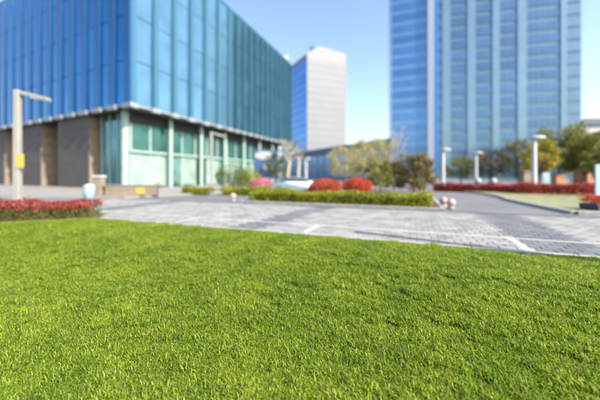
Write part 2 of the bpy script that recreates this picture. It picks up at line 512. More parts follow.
# ------------------------------------------------------------------ glass office building at the left
ER = Vector((0.363, 0.932, 0)).normalized()
EL = Vector((-0.889, 0.459, 0)).normalized()
NR = Vector((ER.y, -ER.x, 0))
NL = Vector((-0.459, -0.889, 0)).normalized()
K = Vector((-15.2, 26, 0))
ZB, ZT = 7.7, 24.0
LR, LL = 36.2, 36.0
off = thing('glass_office_building', (K.x, K.y, 0), 'low blue glass office block with upper floors overhanging a recessed base', 'building')
poly = [K + ER * 0.3 + EL * 0.3, K + ER * LR + EL * 0.3, K + ER * LR + EL * LL, K + EL * LL + ER * 0.3]
poly = [p - K for p in poly]
put('upper_block', MB().prism(poly, ZB, ZT).me('upper_block', M['darkcore']), off, K)
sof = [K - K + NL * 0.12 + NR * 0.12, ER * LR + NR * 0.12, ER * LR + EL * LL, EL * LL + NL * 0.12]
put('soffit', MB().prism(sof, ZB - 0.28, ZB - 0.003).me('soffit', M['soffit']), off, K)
put('parapet', MB().prism(sof, ZT + .003, ZT + 0.5).me('parapet', M['gl_tealfin']), off, K)
nfl = 4
FH = (ZT - ZB) / nfl
def facade(P0, D, N, nb, bw, gmat, fmat, fw, fd, cap=True, start=0.0):
    ang = math.atan2(D.y, D.x)
    sgn = 1 if D.cross(N).z > 0 else -1
    pane = bevelled(MB().box(-bw / 2 + fw / 2 + .02, bw / 2 - fw / 2 - .02, -0.03, 0.03, 0.045, FH - 0.01).me('window_pane', gmat), 0.01, 1)
    fin = MB().box(-fw / 2, fw / 2, -fd / 2, fd / 2, ZB + 0.02, ZT - 0.02).me('fin', fmat)
    capm = bevelled(MB().box(-fw * .9, fw * .9, -fd / 2 - .05, fd / 2 + .05, -0.25, 0.17).me('fin_cap', M['cap']), 0.03, 1)
    stripm = MB().box(-bw / 2, bw / 2, -.10, .10, -0.06, 0.1).me('sill_strip', M['cap'])
    for i in range(nb):
        c = P0 + D * (start + bw * (i + .5))
        for j in range(nfl):
            q = c + N * 0.10
            put('window_pane', pane, off, (q.x, q.y, ZB + FH * j + random.uniform(0, .01)), ang + random.uniform(-.006, .006))
        q = c + N * 0.15
        put('sill_strip', stripm, off, (q.x, q.y, ZB - .03), ang)
    for i in range(nb + (1 if cap else 0)):
        q = P0 + D * (start + bw * i) + N * (0.12 + fd / 2)
        put('fin', fin, off, (q.x, q.y, 0), ang)
        if cap:
            q = q + N * 0.02
            put('fin_cap', capm, off, (q.x, q.y, ZB - 0.05), ang)
facade(K, EL, NL, 15, 2.4, M['gl_blue'], M['gl_bluefin'], 0.75, 0.22)
facade(K, ER, NR, 6, 2.45, M['gl_light'], M['gl_lightfin'], 0.5, 0.30)
facade(K, ER, NR, 12, 1.79, M['gl_teal'], M['gl_tealfin'], 0.36, 0.22, True, 14.7)
# recessed base
INS = 2.7
IL, IR = 1.1, 1.9     # recess under the left and the right front
KP = K + ER * IL + EL * IR
put('base_core', MB().prism([ER * (IL + .35) + EL * (IR + .35), ER * (LR - 1) + EL * (IR + .35), ER * (LR - 1) + EL * 30, ER * 6.5 + EL * 30, ER * 6.5 + EL * 6.0, ER * (IL + .35) + EL * 6.0], GZ, ZB - 0.29).me('base_core', M['darkcore']), off, K)
bw = 2.2
angR, angL = math.atan2(ER.y, ER.x), math.atan2(EL.y, EL.x)
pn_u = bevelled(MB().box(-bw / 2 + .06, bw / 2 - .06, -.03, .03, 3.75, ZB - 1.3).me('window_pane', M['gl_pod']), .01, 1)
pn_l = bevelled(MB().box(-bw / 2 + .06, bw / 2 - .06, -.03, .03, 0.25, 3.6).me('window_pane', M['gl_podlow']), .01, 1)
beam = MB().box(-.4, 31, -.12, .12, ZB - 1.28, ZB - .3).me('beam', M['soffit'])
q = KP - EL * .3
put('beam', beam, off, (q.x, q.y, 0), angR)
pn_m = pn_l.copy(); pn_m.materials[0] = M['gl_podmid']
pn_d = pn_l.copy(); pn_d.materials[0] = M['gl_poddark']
mul = MB().box(-.09, .09, -.10, .10, GZ, ZB - .3).me('mullion', M['mullion'])
for i in range(14):
    c = KP + ER * (bw * (i + .5)) - EL * 0.25
    put('window_pane', pn_u, off, (c.x, c.y, 0), angR + random.uniform(-.02, .02))
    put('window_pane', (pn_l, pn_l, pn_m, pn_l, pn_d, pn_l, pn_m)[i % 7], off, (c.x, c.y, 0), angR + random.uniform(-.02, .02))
    c = KP + ER * (bw * i) - EL * 0.25
    put('mullion', mul, off, (c.x, c.y, 0), angR)
c = KP - EL * 0.42 + ER * 15.4
put('transom', MB().box(-15.6, 15.4, -.16, .16, 3.6, 3.8).me('transom', M['mullion']), off, (c.x, c.y, 0), angR)
pnl = bevelled(MB().box(-1.1, 1.1, -.03, .03, 0.2, ZB - .35).me('window_pane', M['gl_pod']), .01, 1)
pn3 = bevelled(MB().box(-.66, .66, -.03, .03, 0.2, ZB - .9).me('window_pane', M['gl_corner']), .01, 1)
for i in range(3):
    c = KP + EL * (.7 + 1.4 * i) - ER * .1
    put('window_pane', pn3, off, (c.x, c.y, 0), angL)
    c = c + EL * .7
    put('mullion', mul, off, (c.x, c.y, 0), angL)
c = KP - ER * .05
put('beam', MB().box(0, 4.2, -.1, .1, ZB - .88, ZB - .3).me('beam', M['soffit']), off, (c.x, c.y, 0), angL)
for s_ in (5.4, 7.5) + tuple(np.arange(13.2, 17.4, 2.2)) + tuple(np.arange(23.2, 27.4, 2.2)):
    c = K + EL * (s_ + .6) + ER * 6.3
    put('window_pane', pnl, off, (c.x, c.y, 0), angL)
colm = MB().lathe([(0.33, GZ), (0.33, ZB - .29)], 20).me('column', M['mullion'], True)
for a, b in ((0.62, 1.75),):
    c = K + ER * a + EL * b
    put('column', colm, off, (c.x, c.y, 0))
colt = MB().lathe([(0.22, GZ), (0.22, ZB - .29)], 14).me('column', M['mullion'], True)
for a in (5.5, 10.4, 15.3, 20.2, 25.1, 30):
    c = K + ER * a + EL * 1.0
    put('column', colt, off, (c.x, c.y, 0))
# stone piers under the left side, each clad in big slabs
for s0, s1 in ((7.0, 12.9), (17.2, 23.0), (27.4, 33.0)):
    c = K + EL * ((s0 + s1) / 2) + ER * 2.75
    wd = s1 - s0
    pier = put('pier', MB().box(-wd / 2 + .03, wd / 2 - .03, -2.55, 2.55, GZ, ZB - .3).me('pier', M['beige']), off, (c.x, c.y, 0), 0)
    pier.rotation_euler = (0, 0, 0)
    pier.data.transform(Matrix.Rotation(angL, 4, 'Z'))
    nc, nr = 4, 6
    sw, sh = wd / nc, (ZB - .32 - GZ) / nr
    slab = bevelled(MB().box(-sw / 2 + .012, sw / 2 - .012, -.03, .03, .012, sh - .012).me('stone_slab', M['stone']), .008, 1)  # front slabs kept darker: shade put into the stone colour
    for i in range(nc):
        for j in range(nr):
            q = c + EL * (-wd / 2 + sw * (i + .5)) - ER * 2.57
            put('stone_slab', slab, pier, (q.x, q.y, GZ + sh * j), angL)
    sb = bevelled(MB().box(-5.1 / 8 + .012, 5.1 / 8 - .012, -.03, .03, .012, sh - .012).me('stone_slab', M['beige']), .008, 1)  # return side in paler beige: sunlight put into the slab colour
    for i in range(4):
        for j in range(nr):
            q = c - EL * (wd / 2 - .01) + ER * (-2.55 + 5.1 / 4 * (i + .5))
            put('stone_slab', sb, pier, (q.x, q.y, GZ + sh * j), angR)
# roof plant
for a, b, wv in ((9, 9, 3), (24, 12, 4)):
    c = K + ER * a + EL * b
    put('roof_plant', MB().box(-wv, wv, -2, 2, ZT, ZT + 1.6).me('roof_plant', M['roofgrey']), off, (c.x, c.y, 0), angR)

# ------------------------------------------------------------------ tall blue tower at the right
TF, TP = 19, 4.08
MA = Vector((92.1, 95, 0)); MD = Vector((-0.979, 0.203, 0)).normalized(); MN = Vector((-0.203, -0.979, 0)).normalized()
ML = 45.2; TH_ = TF * TP + 1
tw = thing('glass_tower', (70, 100, 0), 'tall pale blue glass tower with rows of dark window bands', 'building')
def T(p): return (p.x - 70, p.y - 100)
bk = -MN
W0 = MA + MD * ML
put('main_block', MB().prism([T(MA), T(W0), T(W0 + bk * 14), T(MA + bk * 14)][::-1], 0, TH_).me('main_block', M['tw_main']), tw, (70, 100, 0))
angM = math.atan2(MD.y, MD.x)
def at_px(px):   # distance along the main face seen at an image column
    k = (px - 300) / 290
    return (MA.x - k * MA.y) / (k * MD.y - MD.x)
piers_px = [(581, 566), (560, 526), (517, 499), (492, 475), (467, 450), (442, 437)]
for gi, (a, b) in enumerate(piers_px):
    s0, s1 = at_px(a), at_px(b)
    wd = s1 - s0
    if gi == 0: s0 += .8; wd -= .8
    mbw = MB().box(-wd / 2, wd / 2, -.12, .12, 0, TP * 0.56)
    win = mbw.me('window', M['tw_win'] if gi not in (0, 5) else M['tw_main'])
    nm = max(2, int(wd / 1.6))
    mm = MB()
    for k in range(nm + 1):
        x = -wd / 2 + wd * k / nm
        mm.box(x - .09, x + .09, -.2, .2, -0.02, TP * 0.56 + .02)
    mm = mm.me('mullion', M['tw_main'])
    for j in range(TF):
        q = MA + MD * (s0 + wd / 2) + MN * 0.02
        o = put('window', win, tw, (q.x, q.y, TP * j + 1.5), angM)
        if gi not in (0, 5):
            o2 = put('mullion', mm, tw, (q.x, q.y, TP * j + 1.5), angM)
            o2.parent = o; o2.location = (0, 0, 0); o2.rotation_euler = (0, 0, 0); tag(o2, kind='stuff')
# vertical pale piers between the window groups
for a, b in ((566, 560), (526, 517), (499, 492), (475, 467), (450, 442)):
    s0, s1 = at_px(a), at_px(b)
    q = MA + MD * ((s0 + s1) / 2) + MN * 0.25
    put('pier', MB().box(-(s1 - s0) / 2, (s1 - s0) / 2, -.22, .22, 0, TH_ - .5).me('pier', M['tw_pier']), tw, (q.x, q.y, 0), angM)
slabm = MB().box(-ML / 2, ML / 2, -.12, .12, -.12, .12).me('floor_band', M['tw_main'])
for j in range(TF):
    q = MA + MD * (ML / 2) + MN * 0.1
    put('floor_band', slabm, tw, (q.x, q.y, TP * j + 1.3), angM)
q = W0 - MD * 0.7 + MN * 0.3
put('return_panel', MB().box(-.8, .8, -.4, .4, 0, TH_).me('return_panel', M['tw_edge']), tw, (q.x, q.y, 0), angM)
q = W0 + MD * 1.0 + MN * 0.4
put('pilaster', MB().box(-1.05, 1.05, -.7, .7, 0, TH_ + 1).me('pilaster', M['tw_strip']), tw, (q.x, q.y, 0), angM)
WD = Vector((-0.939, 0.345, 0)).normalized(); WN = Vector((-0.345, -0.939, 0))
WS = W0 + MD * 2.0
WLn = 12.3
WE = WS + WD * WLn
put('wing_block', MB().prism([T(WS), T(WE), T(WE + bk * 11), T(WS + bk * 11)][::-1], 0, TH_ - 2).me('wing_block', M['tw_wing']), tw, (70, 100, 0))
angW = math.atan2(WD.y, WD.x)
wwin = MB()
for k in range(9):
    x = -WLn / 2 + .3 + (WLn - .6) * k / 9
    wwin.box(x + .12, x + (WLn - .6) / 9 - .12, -.06, .06, 0, TP * .62)
wwin = wwin.me('window', M['tw_wingwin'])
for j in range(TF - 1):
    q = WS + WD * (WLn / 2) + WN * 0.03
    tag(put('window', wwin, tw, (q.x, q.y, TP * j + 1.4), angW), kind='stuff')

# ------------------------------------------------------------------ white tower far away in the middle
KF = 230 / 150
FA = Vector((3.62, 150, 0)) * KF
FD = Vector((0.93, 0.37, 0)).normalized(); FL = Vector((-0.442, 0.897, 0)).normalized()
ft = thing('white_tower', (FA.x, FA.y, 0), 'distant slim white tower with a blue glass left side', 'building')
s_end = KF * (0.1586 * 150 - 3.62) / (FD.x - 0.1586 * FD.y)
def zpx(py, Y): return EYE + (175 - py) / 290 * Y
wf = [Vector((0, 0, 0)), FD * 7.0 * KF, FD * s_end]
zt = [zpx(53, 230), zpx(46, 234), zpx(54, 230 + FD.y * s_end)]
dep = FL * 50.6
Vv, Ff = [], []
for p, z in zip(wf, zt):
    for q, zz in ((p, 0), (p, z), (p + dep, z), (p + dep, 0)): Vv.append((q.x, q.y, zz))
for i in range(2):
    a, b = i * 4, i * 4 + 4
    Ff += [(a, b, b + 1, a + 1), (a + 1, b + 1, b + 2, a + 2), (a + 2, b + 2, b + 3, a + 3)]
Ff += [(0, 1, 2, 3), (8, 11, 10, 9)]
put('shaft', mesh('shaft', Vv, Ff, M['far_white']), ft, FA)
FNn = Vector((FD.y, -FD.x, 0)); angF = math.atan2(FD.y, FD.x)
for j in range(16):
    jm = MB().box(-s_end / 2 + .2, s_end / 2 - .2, -.08, .08, -.25, .25).me('cladding_joint', M['far_joint']) if j == 0 else jm
    q = FA + FD * (s_end / 2) + FNn * .05
    put('cladding_joint', jm, ft, (q.x, q.y, 4 + 3.75 * j * KF), angF)
vm = MB().box(-.12, .12, -.1, .1, 0, 95).me('cladding_rib', M['far_white'])
for i in range(12):
    q = FA + FD * (s_end * (i + .5) / 12) + FNn * .12
    put('cladding_rib', vm, ft, (q.x, q.y, 0), angF)
FLn = Vector((-FL.y, FL.x, 0)); FLn = FLn if FLn.y < 0 else -FLn
angFL = math.atan2(FL.y, FL.x)
gpn = MB().box(-24.4, 24.4, -.1, .1, 0, 5.3).me('window_band', M['far_blue'])
for j in range(16):
    q = FA + FL * 25.3 + FLn * .1
    put('window_band', gpn, ft, (q.x, q.y, .9 + 5.85 * j), angFL)
q = FA + FD * 9.5 + FL * 6
put('roof_plant', MB().box(-3, 3, -2, 2, zt[1] - 4, zt[1] + 1.2).me('roof_plant', M['roofgrey']), ft, (q.x, q.y, 0), angF)
# pale block added in place of a small cloud just above the office roof
q = Vector(((286 - 300) / 290 * 420, 420, 0))
ft2 = thing('cloud_block', q, 'very far pale block standing in for a small cloud above the teal office roof', 'building')
put('shaft', MB().box(-9, 5.5, 0, 26, 0, zpx(60, 420)).me('shaft', M['white']), ft2, q)
put('crown', MB().box(-6, 4, 2, 22, zpx(60, 420), zpx(54, 420), None, .75).me('crown', M['white']), ft2, q)

# ------------------------------------------------------------------ low hall in the centre
A = Vector((19.0, 60, 0)); B = Vector((0, 96, 0))
hd = (B - A).normalized(); hn = Vector((-hd.y, hd.x, 0)); hn = hn if hn.y < 0 else -hn
hl = (B - A).length
hall = thing('low_hall', (A.x, A.y, 0), 'long low blue-grey hall below the white tower, half hidden by trees', 'building')
back = Vector((19.0, 60, 0)).normalized() * 16
put('wall', MB().prism([p - A for p in (A, A + back, B + back, B)], 0, 7.4).me('wall', M['hall_wall']), hall, A)
e = 0.5
put('roof', MB().prism([p - A for p in (A - hd * e + hn * e, A - hd * e + back, B + hd * e + back, B + hd * e + hn * e)], 7.403, 9.0).me('roof', M['hall_roof']), hall, A)
hw = MB().box(-1.5, 1.5, -.1, .1, 0, 2.6).me('window', M['tw_wingwin'])
ah = math.atan2(hd.y, hd.x)
for i in range(11):
    for z in (.8, 4.3):
        q = A + hd * (2.2 + i * 3.6) + hn * .05
        put('window', hw, hall, (q.x, q.y, z), ah)
# house at the right edge behind the trees
q = Vector((58.2, 60, 0))
rb = thing('glass_pavilion', q, 'low teal glazed building with dark flat roof behind the trees on the right edge', 'building')
pr = Vector((58.2, 60, 0)).normalized() * 16
put('wall', MB().prism([(0, 0), (30, 0), (30, 16), (pr.x, pr.y)], 0, 11.6).me('wall', M['gl_light']), rb, q)
put('roof', MB().prism([(-.6, -1), (31, -1), (31, 17), (pr.x - .6, pr.y + 1)], 11.603, 12.9).me('roof', M['roofgrey']), rb, q)
put('fascia', MB().box(-.4, 30.4, -.5, -.02, 9.9, 11.2).me('fascia', M['white']), rb, q)
pm = MB().box(-1.2, 1.2, -.06, .06, 0, 2.6).me('window', M['gl_pod'])
for i in range(10):
    for z in (.6, 3.8, 7.0):
        put('window', pm, rb, (q.x + 1.6 + 2.95 * i, q.y - .02, z), 0)

# ------------------------------------------------------------------ plants
def hedge(name, pts, width, h, mats, label, cat, group=None, n=4000, leaf=0.06, z0=0.0, seed=1, core=None):
    """clipped hedge along a polyline; mats = [(zlo, zhi, material, part name)]"""
    pts = [Vector(p) for p in pts]
    t = thing(name, (pts[0].x, pts[0].y, z0), label, cat, group)
    rng = np.random.default_rng(seed)
    seg = [(pts[i + 1] - pts[i]).length for i in range(len(pts) - 1)]
    tot = sum(seg)
    mb = MB()
    for i in range(len(pts) - 1):
        d = (pts[i + 1] - pts[i]).normalized(); ang = math.atan2(d.y, d.x)
        M4 = Matrix.Translation(pts[i] - Vector((pts[0].x, pts[0].y, 0))) @ Matrix.Rotation(ang, 4, 'Z')
        mb.box(0.1, seg[i] - .1, -width * .33, width * .33, 0.0, h * .72, M4, .92)
    put('inner_twigs', mb.me('inner_twigs', core or M['soil']), t, (pts[0].x, pts[0].y, z0))
    for lo, hi, m, pn in mats:
        k = int(n * (hi - lo) * (1.4 if hi > .9 else 1))
        s_ = rng.random(k) * tot
        a = rng.random(k)
        # concentrate on the surface: front, back or top
        side = rng.choice([-1, 1, 0], k, p=[.36, .22, .42])
        w_ = np.where(side == 0, rng.uniform(-1, 1, k), side * rng.uniform(.72, 1.04, k))
        z_ = lo + (hi - lo) * a
        z_ = np.where((side == 0) & (hi > .9), hi - .12 * rng.random(k), z_)
        bump = 1 + 0.13 * vnoise(s_ * 1.1, seed) + 0.07 * vnoise(s_ * 3.1 + w_ * 2, seed + 2)
        zz = z_ * h * bump
        zz *= np.where((z_ > .75), 1 - .16 * np.abs(w_) ** 3, 1)
        # round the two ends
        e = np.minimum(s_, tot - s_)
        P = np.zeros((k, 3))
        acc = 0
        for i, L in enumerate(seg):
            msk = (s_ >= acc) & (s_ <= acc + L)
            d = (pts[i + 1] - pts[i]).normalized()
            f_ = s_[msk] - acc
            wob = 1 + .1 * vnoise(s_[msk] * 1.9, seed + 4)
            ws = w_[msk] * width / 2 * wob
            P[msk, 0] = pts[i].x - pts[0].x + d.x * f_ - d.y * ws
            P[msk, 1] = pts[i].y - pts[0].y + d.y * f_ + d.x * ws
            acc += L
        P[:, 2] = np.maximum(zz, .02)
        put(pn, leaf_mesh(pn, P, leaf, m, seed=seed), t, (pts[0].x, pts[0].y, z0))
    return t
def bush(name, loc, r, m, label, cat, n=5000, leaf=0.06, seed=1, group=None, lobes=7):
    """rounded shrub of several leafy lobes on short stems"""
    t = thing(name, loc, label, cat, group)
    rng = np.random.default_rng(seed)
    P = [ellipsoid_pts(n // 2, (0, 0, r[2]), (r[0], r[1], r[2] * .98), rng, .7)]
    for k in range(lobes):
        a = 2 * math.pi * k / lobes + rng.random()
        c = (math.cos(a) * r[0] * .55, math.sin(a) * r[1] * .55, r[2] * (1 + .55 * rng.uniform(-.6, .9)))
        P.append(ellipsoid_pts(n // (2 * lobes), c, (r[0] * .48, r[1] * .48, r[2] * .5), rng, .6))
    P = np.concatenate(P); P[:, 2] = np.maximum(P[:, 2], .06)
    put('foliage', leaf_mesh('foliage', P, leaf, m, seed=seed), t, loc)
    mb = MB()
    for k in range(6):
        a = rng.random() * 6.28
        mb.tube([(0, 0, 0), (math.cos(a) * r[0] * .25, math.sin(a) * r[1] * .25, r[2] * .8), (math.cos(a) * r[0] * .6, math.sin(a) * r[1] * .6, r[2] * 1.4)], [.04, .028, .01], 6)
    put('stems', mb.me('stems', M['bark'], True), t, loc)
    return t
def tree(name, loc, h, cr, m, label, n=3500, leaf=0.16, seed=1, trunk=0.42, bark='bark', tr=0.11, sparse=False, group=None, clumps=16, flat=1.0):
    """tapered trunk, limbs, and a crown of leaf clumps with gaps"""
    t = thing(name, loc, label, 'tree', group)
    rng = np.random.default_rng(seed)
    mb = MB()
    zt_ = h * trunk
    lean = rng.uniform(-.12, .12, 2)
    top = Vector((lean[0] * h * .5, lean[1] * h * .5, h * .82))
    mb.tube([(0, 0, -.05), (lean[0] * zt_ * .3, lean[1] * zt_ * .3, zt_ * .5), (lean[0] * zt_, lean[1] * zt_, zt_), tuple(top)], [tr * 1.25, tr, tr * .8, tr * .2], 9)
    put('trunk', mb.me('trunk', M[bark], True), t, loc)
    limbs = MB(); P = []
    zc = (zt_ + h) / 2; hz = (h - zt_) / 2
    for k in range(clumps):
        a = 2.4 * k + rng.uniform(-.4, .4)
        zf = -0.9 + 1.8 * (k + .5) / clumps
        rad = cr * math.sqrt(max(.05, 1 - zf * zf * .8)) * rng.uniform(.45, .95)
        c = Vector((math.cos(a) * rad, math.sin(a) * rad, zc + hz * zf * .88))
        st = Vector((lean[0] * zt_, lean[1] * zt_, zt_ + (h * .8 - zt_) * max(0, (zf + .4)) * .5))
        mid = st.lerp(c, .55) + Vector((0, 0, -.06 * h * rng.random()))
        limbs.tube([st, mid, c], [tr * .42, tr * .26, tr * .07], 6)
        rr = cr * rng.uniform(.2, .4)
        for q in range(3):
            a2 = rng.uniform(0, 6.28)
            tw_ = c + Vector((math.cos(a2), math.sin(a2), rng.uniform(-.2, .9))) * rr
            limbs.tube([mid.lerp(c, .6), tw_], [tr * .13, tr * .04], 5)
        P.append(ellipsoid_pts(n // clumps, c, (rr, rr, rr * .75 * flat), rng, .25))
    put('limbs', limbs.me('limbs', M[bark], True), t, loc)
    P = np.concatenate(P)
    P += rng.normal(size=P.shape) * leaf * .4
    put('crown', leaf_mesh('crown', P, leaf, m, seed=seed), t, loc)
    return t
def gpt(px, Y): return Vector(((px - 300) / 290 * Y, Y, 0))

# left hedge: red tops over green
hs = CORN + HN * 0.55 + HD * 0.15
hedge('red_top_hedge', [hs, hs + HD * 3.2 + HN * .05, hs + HD * 8], 1.1, 0.60,
      [(0.02, .62, G_GREEN, 'green_foliage'), (.55, 1.0, G_RED, 'red_foliage')],
      'clipped hedge with red tips over green leaves along the left lawn edge', 'hedge', n=16000, leaf=0.06, seed=3)
mb = MB()
sb_ = put('soil_strip', mesh('soil_strip', [CORN - HN * .1, CORN + HD * 9 - HN * .1, CORN + HD * 9 + HN * 1.25, CORN + HN * 1.25], [(3, 2, 1, 0)], M['soil']), None, (0, 0, 0.03))
tag(sb_, kind='structure')
# bed hedge, lime green
hedge('lime_hedge', [uv(-5.2, 6.85), uv(-1, 6.78), uv(3.2, 6.75)], 1.25, 0.55,
      [(0.02, .7, G_LIME, 'side_foliage'), (.6, 1.0, G_LIME, 'top_foliage')],
      'low lime-green hedge filling the kerbed bed in front of the red bushes', 'hedge', n=15000, leaf=0.075, z0=0.1, seed=5, core=M['soil'])
bush('red_bush', (*gpt(325, 16.2).xy, .1), (0.95, .85, .57), G_SCAR, 'rounded scarlet bush, the left one of the pair', 'bush', 7000, .07, 21, 'scarlet bushes in the bed')
bush('red_bush', (*gpt(357, 16.4).xy, .1), (0.85, .8, .58), G_SCAR, 'rounded scarlet bush, the right one of the pair', 'bush', 7000, .07, 22, 'scarlet bushes in the bed')
# red hedge across the road, right
hedge('red_flower_hedge', [(11.6, 25.2, 0), (14.2, 23.2, 0), (16.5, 21.2, 0)], 1.0, .72, [(.02, .6, G_SCAR, 'side_foliage'), (.5, 1, G_RED, 'top_foliage')],
      'low red hedge across the road behind the white lamp post', 'hedge', 'red hedges beyond the road', 7000, .09, 0.0, 31)
hedge('red_flower_hedge', [(15.2, 20.6, .1), (18.2, 19.0, .1), (26, 16.5, .1)], 1.0, .75, [(.02, .6, G_SCAR, 'side_foliage'), (.5, 1, G_RED, 'top_foliage')],
      'low red hedge on the pale verge under the right-hand trees', 'hedge', 'red hedges beyond the road', 12000, .09, 0.1, 32)
# yellow-green strip hedge left of the bed
hedge('yellow_green_hedge', [(-8.3, 21.0, .1), (-6.3, 20.6, .1)], 1.0, .42, [(.02, .6, G_LIME, 'side_foliage'), (.5, 1, G_LIME, 'top_foliage')],
      'short yellow-green hedge at the foot of the second lamp', 'hedge', 'yellow-green strip hedges', 4000, .09, 0.1, 33)
hedge('yellow_green_hedge', [(-5.3, 20.3, 0), (-0.6, 19.6, 0)], 1.2, .55, [(.02, .6, G_LIME, 'side_foliage'), (.5, 1, G_LIME, 'top_foliage')],
      'yellow-green hedge under the pink shrub', 'hedge', 'yellow-green strip hedges', 8000, .09, 0.0, 34)
bush('green_shrub', (*gpt(232, 25).xy, .1), (1.5, 1.2, 1.15), G_GREEN, 'loose green shrub in front of the office base, right of the second lamp', 'shrub', 4000, .10, 41)
bush('green_shrub', (*gpt(248, 27).xy, .1), (1.2, 1.2, 1.0), G_LIME, 'yellow-green shrub behind the pink shrub', 'shrub', 3500, .10, 42)
bush('pink_shrub', (*gpt(262, 21.5).xy, 0.0), (0.95, .8, .62), G_PINK, 'pink blossoming shrub behind the yellow-green hedge', 'shrub', 4000, .08, 43)
# trees in the middle
tree('pale_tree', gpt(287, 34), 5.8, 1.3, G_PALE, 'thin pale-barked tree left of the white tower base', 900, .14, 51, .5, 'palebark', .2, clumps=10)
tree('pale_tree', gpt(298, 29), 4.9, 1.0, G_BROWN, 'thin tree with pale trunk and few bronze leaves before the blue hall', 500, .12, 52, .55, 'palebark', .16, clumps=8)
tree('green_tree', gpt(276, 36), 4.2, 1.7, G_GREEN, 'small green tree beside the office end wall', 2600, .15, 53, .25)
tree('straw_tree', gpt(368, 27), 4.9, 2.5, G_PALE, 'pale straw-coloured tree behind the right scarlet bush', 7500, .14, 54, .2, 'palebark', .1, clumps=22)
tree('straw_tree', gpt(346, 33), 4.7, 2.4, G_PALE, 'pale straw-coloured tree above the gap between the scarlet bushes', 5500, .14, 55, .25, 'palebark', .09, clumps=18)
tree('yellow_green_tree', gpt(380, 19), 2.4, 1.0, G_YGR, 'small yellow-green tree right of the scarlet bushes', 4200, .10, 56, .2, tr=.06, clumps=14)
tree('bronze_tree', gpt(414, 22), 3.1, 1.7, G_BROWN, 'dense round bronze-olive tree behind the right end of the bed', 6500, .15, 57, .06, tr=.1, clumps=24)
tree('shrubby_tree', gpt(394, 26), 2.7, 1.1, G_GREEN, 'dark green shrubby tree left of the bronze-olive one', 4500, .12, 58, .1, tr=.08, clumps=14)
tree('bare_tree', gpt(397, 34), 7.8, 1.5, G_PALE, 'nearly bare twiggy tree before the left edge of the tall tower', 260, .12, 59, .35, 'palebark', .1, clumps=22)
# trees at the right
tree('olive_tree', gpt(461, 42), 4.1, 2.4, G_TREE, 'small dark olive tree between the two white lamp posts', 2600, .22, 61, .2)
tree('olive_tree', gpt(490, 39), 4.9, 2.1, G_BROWN, 'yellowish olive tree just right of the second white lamp post', 2400, .22, 62, .22)
tree('street_tree', gpt(519, 37), 6.2, 2.2, G_TREE, 'thin green tree at the left end of the right-hand tree group', 2600, .22, 63, .22)
tree('yellow_tree', gpt(539, 27), 4.7, 1.4, G_YEL, 'bright yellow small tree in front of the green ones', 2600, .19, 64, .34, tr=.08)
tree('street_tree', gpt(560, 34), 7.2, 3.1, G_YGR, 'broad green tree behind the bright yellow tree', 7500, .23, 65, .2, clumps=24)
tree('street_tree', gpt(584, 31), 6.5, 2.5, G_TREE, 'tall olive-green tree near the pale blue board', 5000, .22, 66, .22, clumps=20)
tree('street_tree', gpt(608, 29), 5.6, 2.3, G_YGR, 'yellowish green tree cut by the right edge of the picture', 4800, .22, 67, .22, clumps=20)
# planter with red flowers at right edge
pl = uv(10.4, 6.9)
pt = thing('flower_planter', (11.55, 10.85, .1), 'dark blue planter box full of red flowers at the right edge', 'planter')
put('box', bevelled(MB().box(-.75, .75, -.35, .35, 0, .22, None, 1.06).me('box', M['planter']), .015, 1), pt, (11.55, 10.85, .1))
put('soil', MB().box(-.72, .72, -.33, .33, .2, .235).me('soil', M['soil']), pt, (11.55, 10.85, .1))
rg = np.random.default_rng(70)
P = np.stack([rg.uniform(-.8, .8, 2200), rg.uniform(-.42, .42, 2200), .24 + .28 * rg.random(2200) ** .7], 1)
put('flowers', leaf_mesh('flowers', P, .07, G_SCAR, seed=70), pt, (11.55, 10.85, .1))

# ------------------------------------------------------------------ lamps and street furniture
def arm_lamp(loc, ang, label, h=5.65, arm=1.45, sign=False):
    t = thing('street_lamp', loc, label, 'street lamp', 'square lamps with one arm')
    put('post', bevelled(MB().box(-.14, .14, -.14, .14, .0, h, None, .86).me('post', M['lamp']), .02, 1), t, loc, ang)
    put('base_plate', bevelled(MB().box(-.24, .24, -.24, .24, 0, .05).me('base_plate', M['lamp']), .01, 1), t, loc, ang)
    a = MB()
    a.v += [(.10, -.10, h - .22), (.10, .10, h - .22), (.10, .10, h - .02), (.10, -.10, h - .02), (arm, -.16, h - .52), (arm, .16, h - .52), (arm, .16, h - .36), (arm, -.16, h - .36)]
    a.f += [(0, 1, 2, 3)[::-1], (4, 5, 6, 7), (0, 4, 7, 3), (1, 2, 6, 5), (3, 7, 6, 2), (0, 1, 5, 4)]
    arm_o = put('arm', bevelled(a.me('arm', M['lamp']), .02, 1), t, loc, ang)
    ln = MB(); ln.box(arm * .45, arm * .96, -.11, .11, h - .525, h - .50, Matrix.Translation((0, 0, 0)))
    o = put('lens', ln.me('lens', M['lens']), t, loc, ang)
    for v in o.data.vertices: v.co.z += -(v.co.x - arm) * .215 - .02
    if sign:
        put('notice', bevelled(MB().box(.02, .40, -.165, -.145, 1.75, 2.45).me('notice', M['yellow']), .004, 1), t, loc, ang)
    return t
arm_lamp((*gpt(17.5, 14.5).xy, 0), 0.12, 'square pale street lamp with a yellow notice behind the left hedge', sign=True)
arm_lamp((*gpt(211.5, 29.3).xy, GZ), 0.10, 'square pale street lamp in front of the office base')
lx, ly = 0.95 + SX * 8.54, 7.3 + SY * 8.54
arm_lamp((lx, ly, lawn_z(lx, ly)), math.atan2(-SY, -SX), 'square pale street lamp past the right edge whose thin shadow crosses the paving')
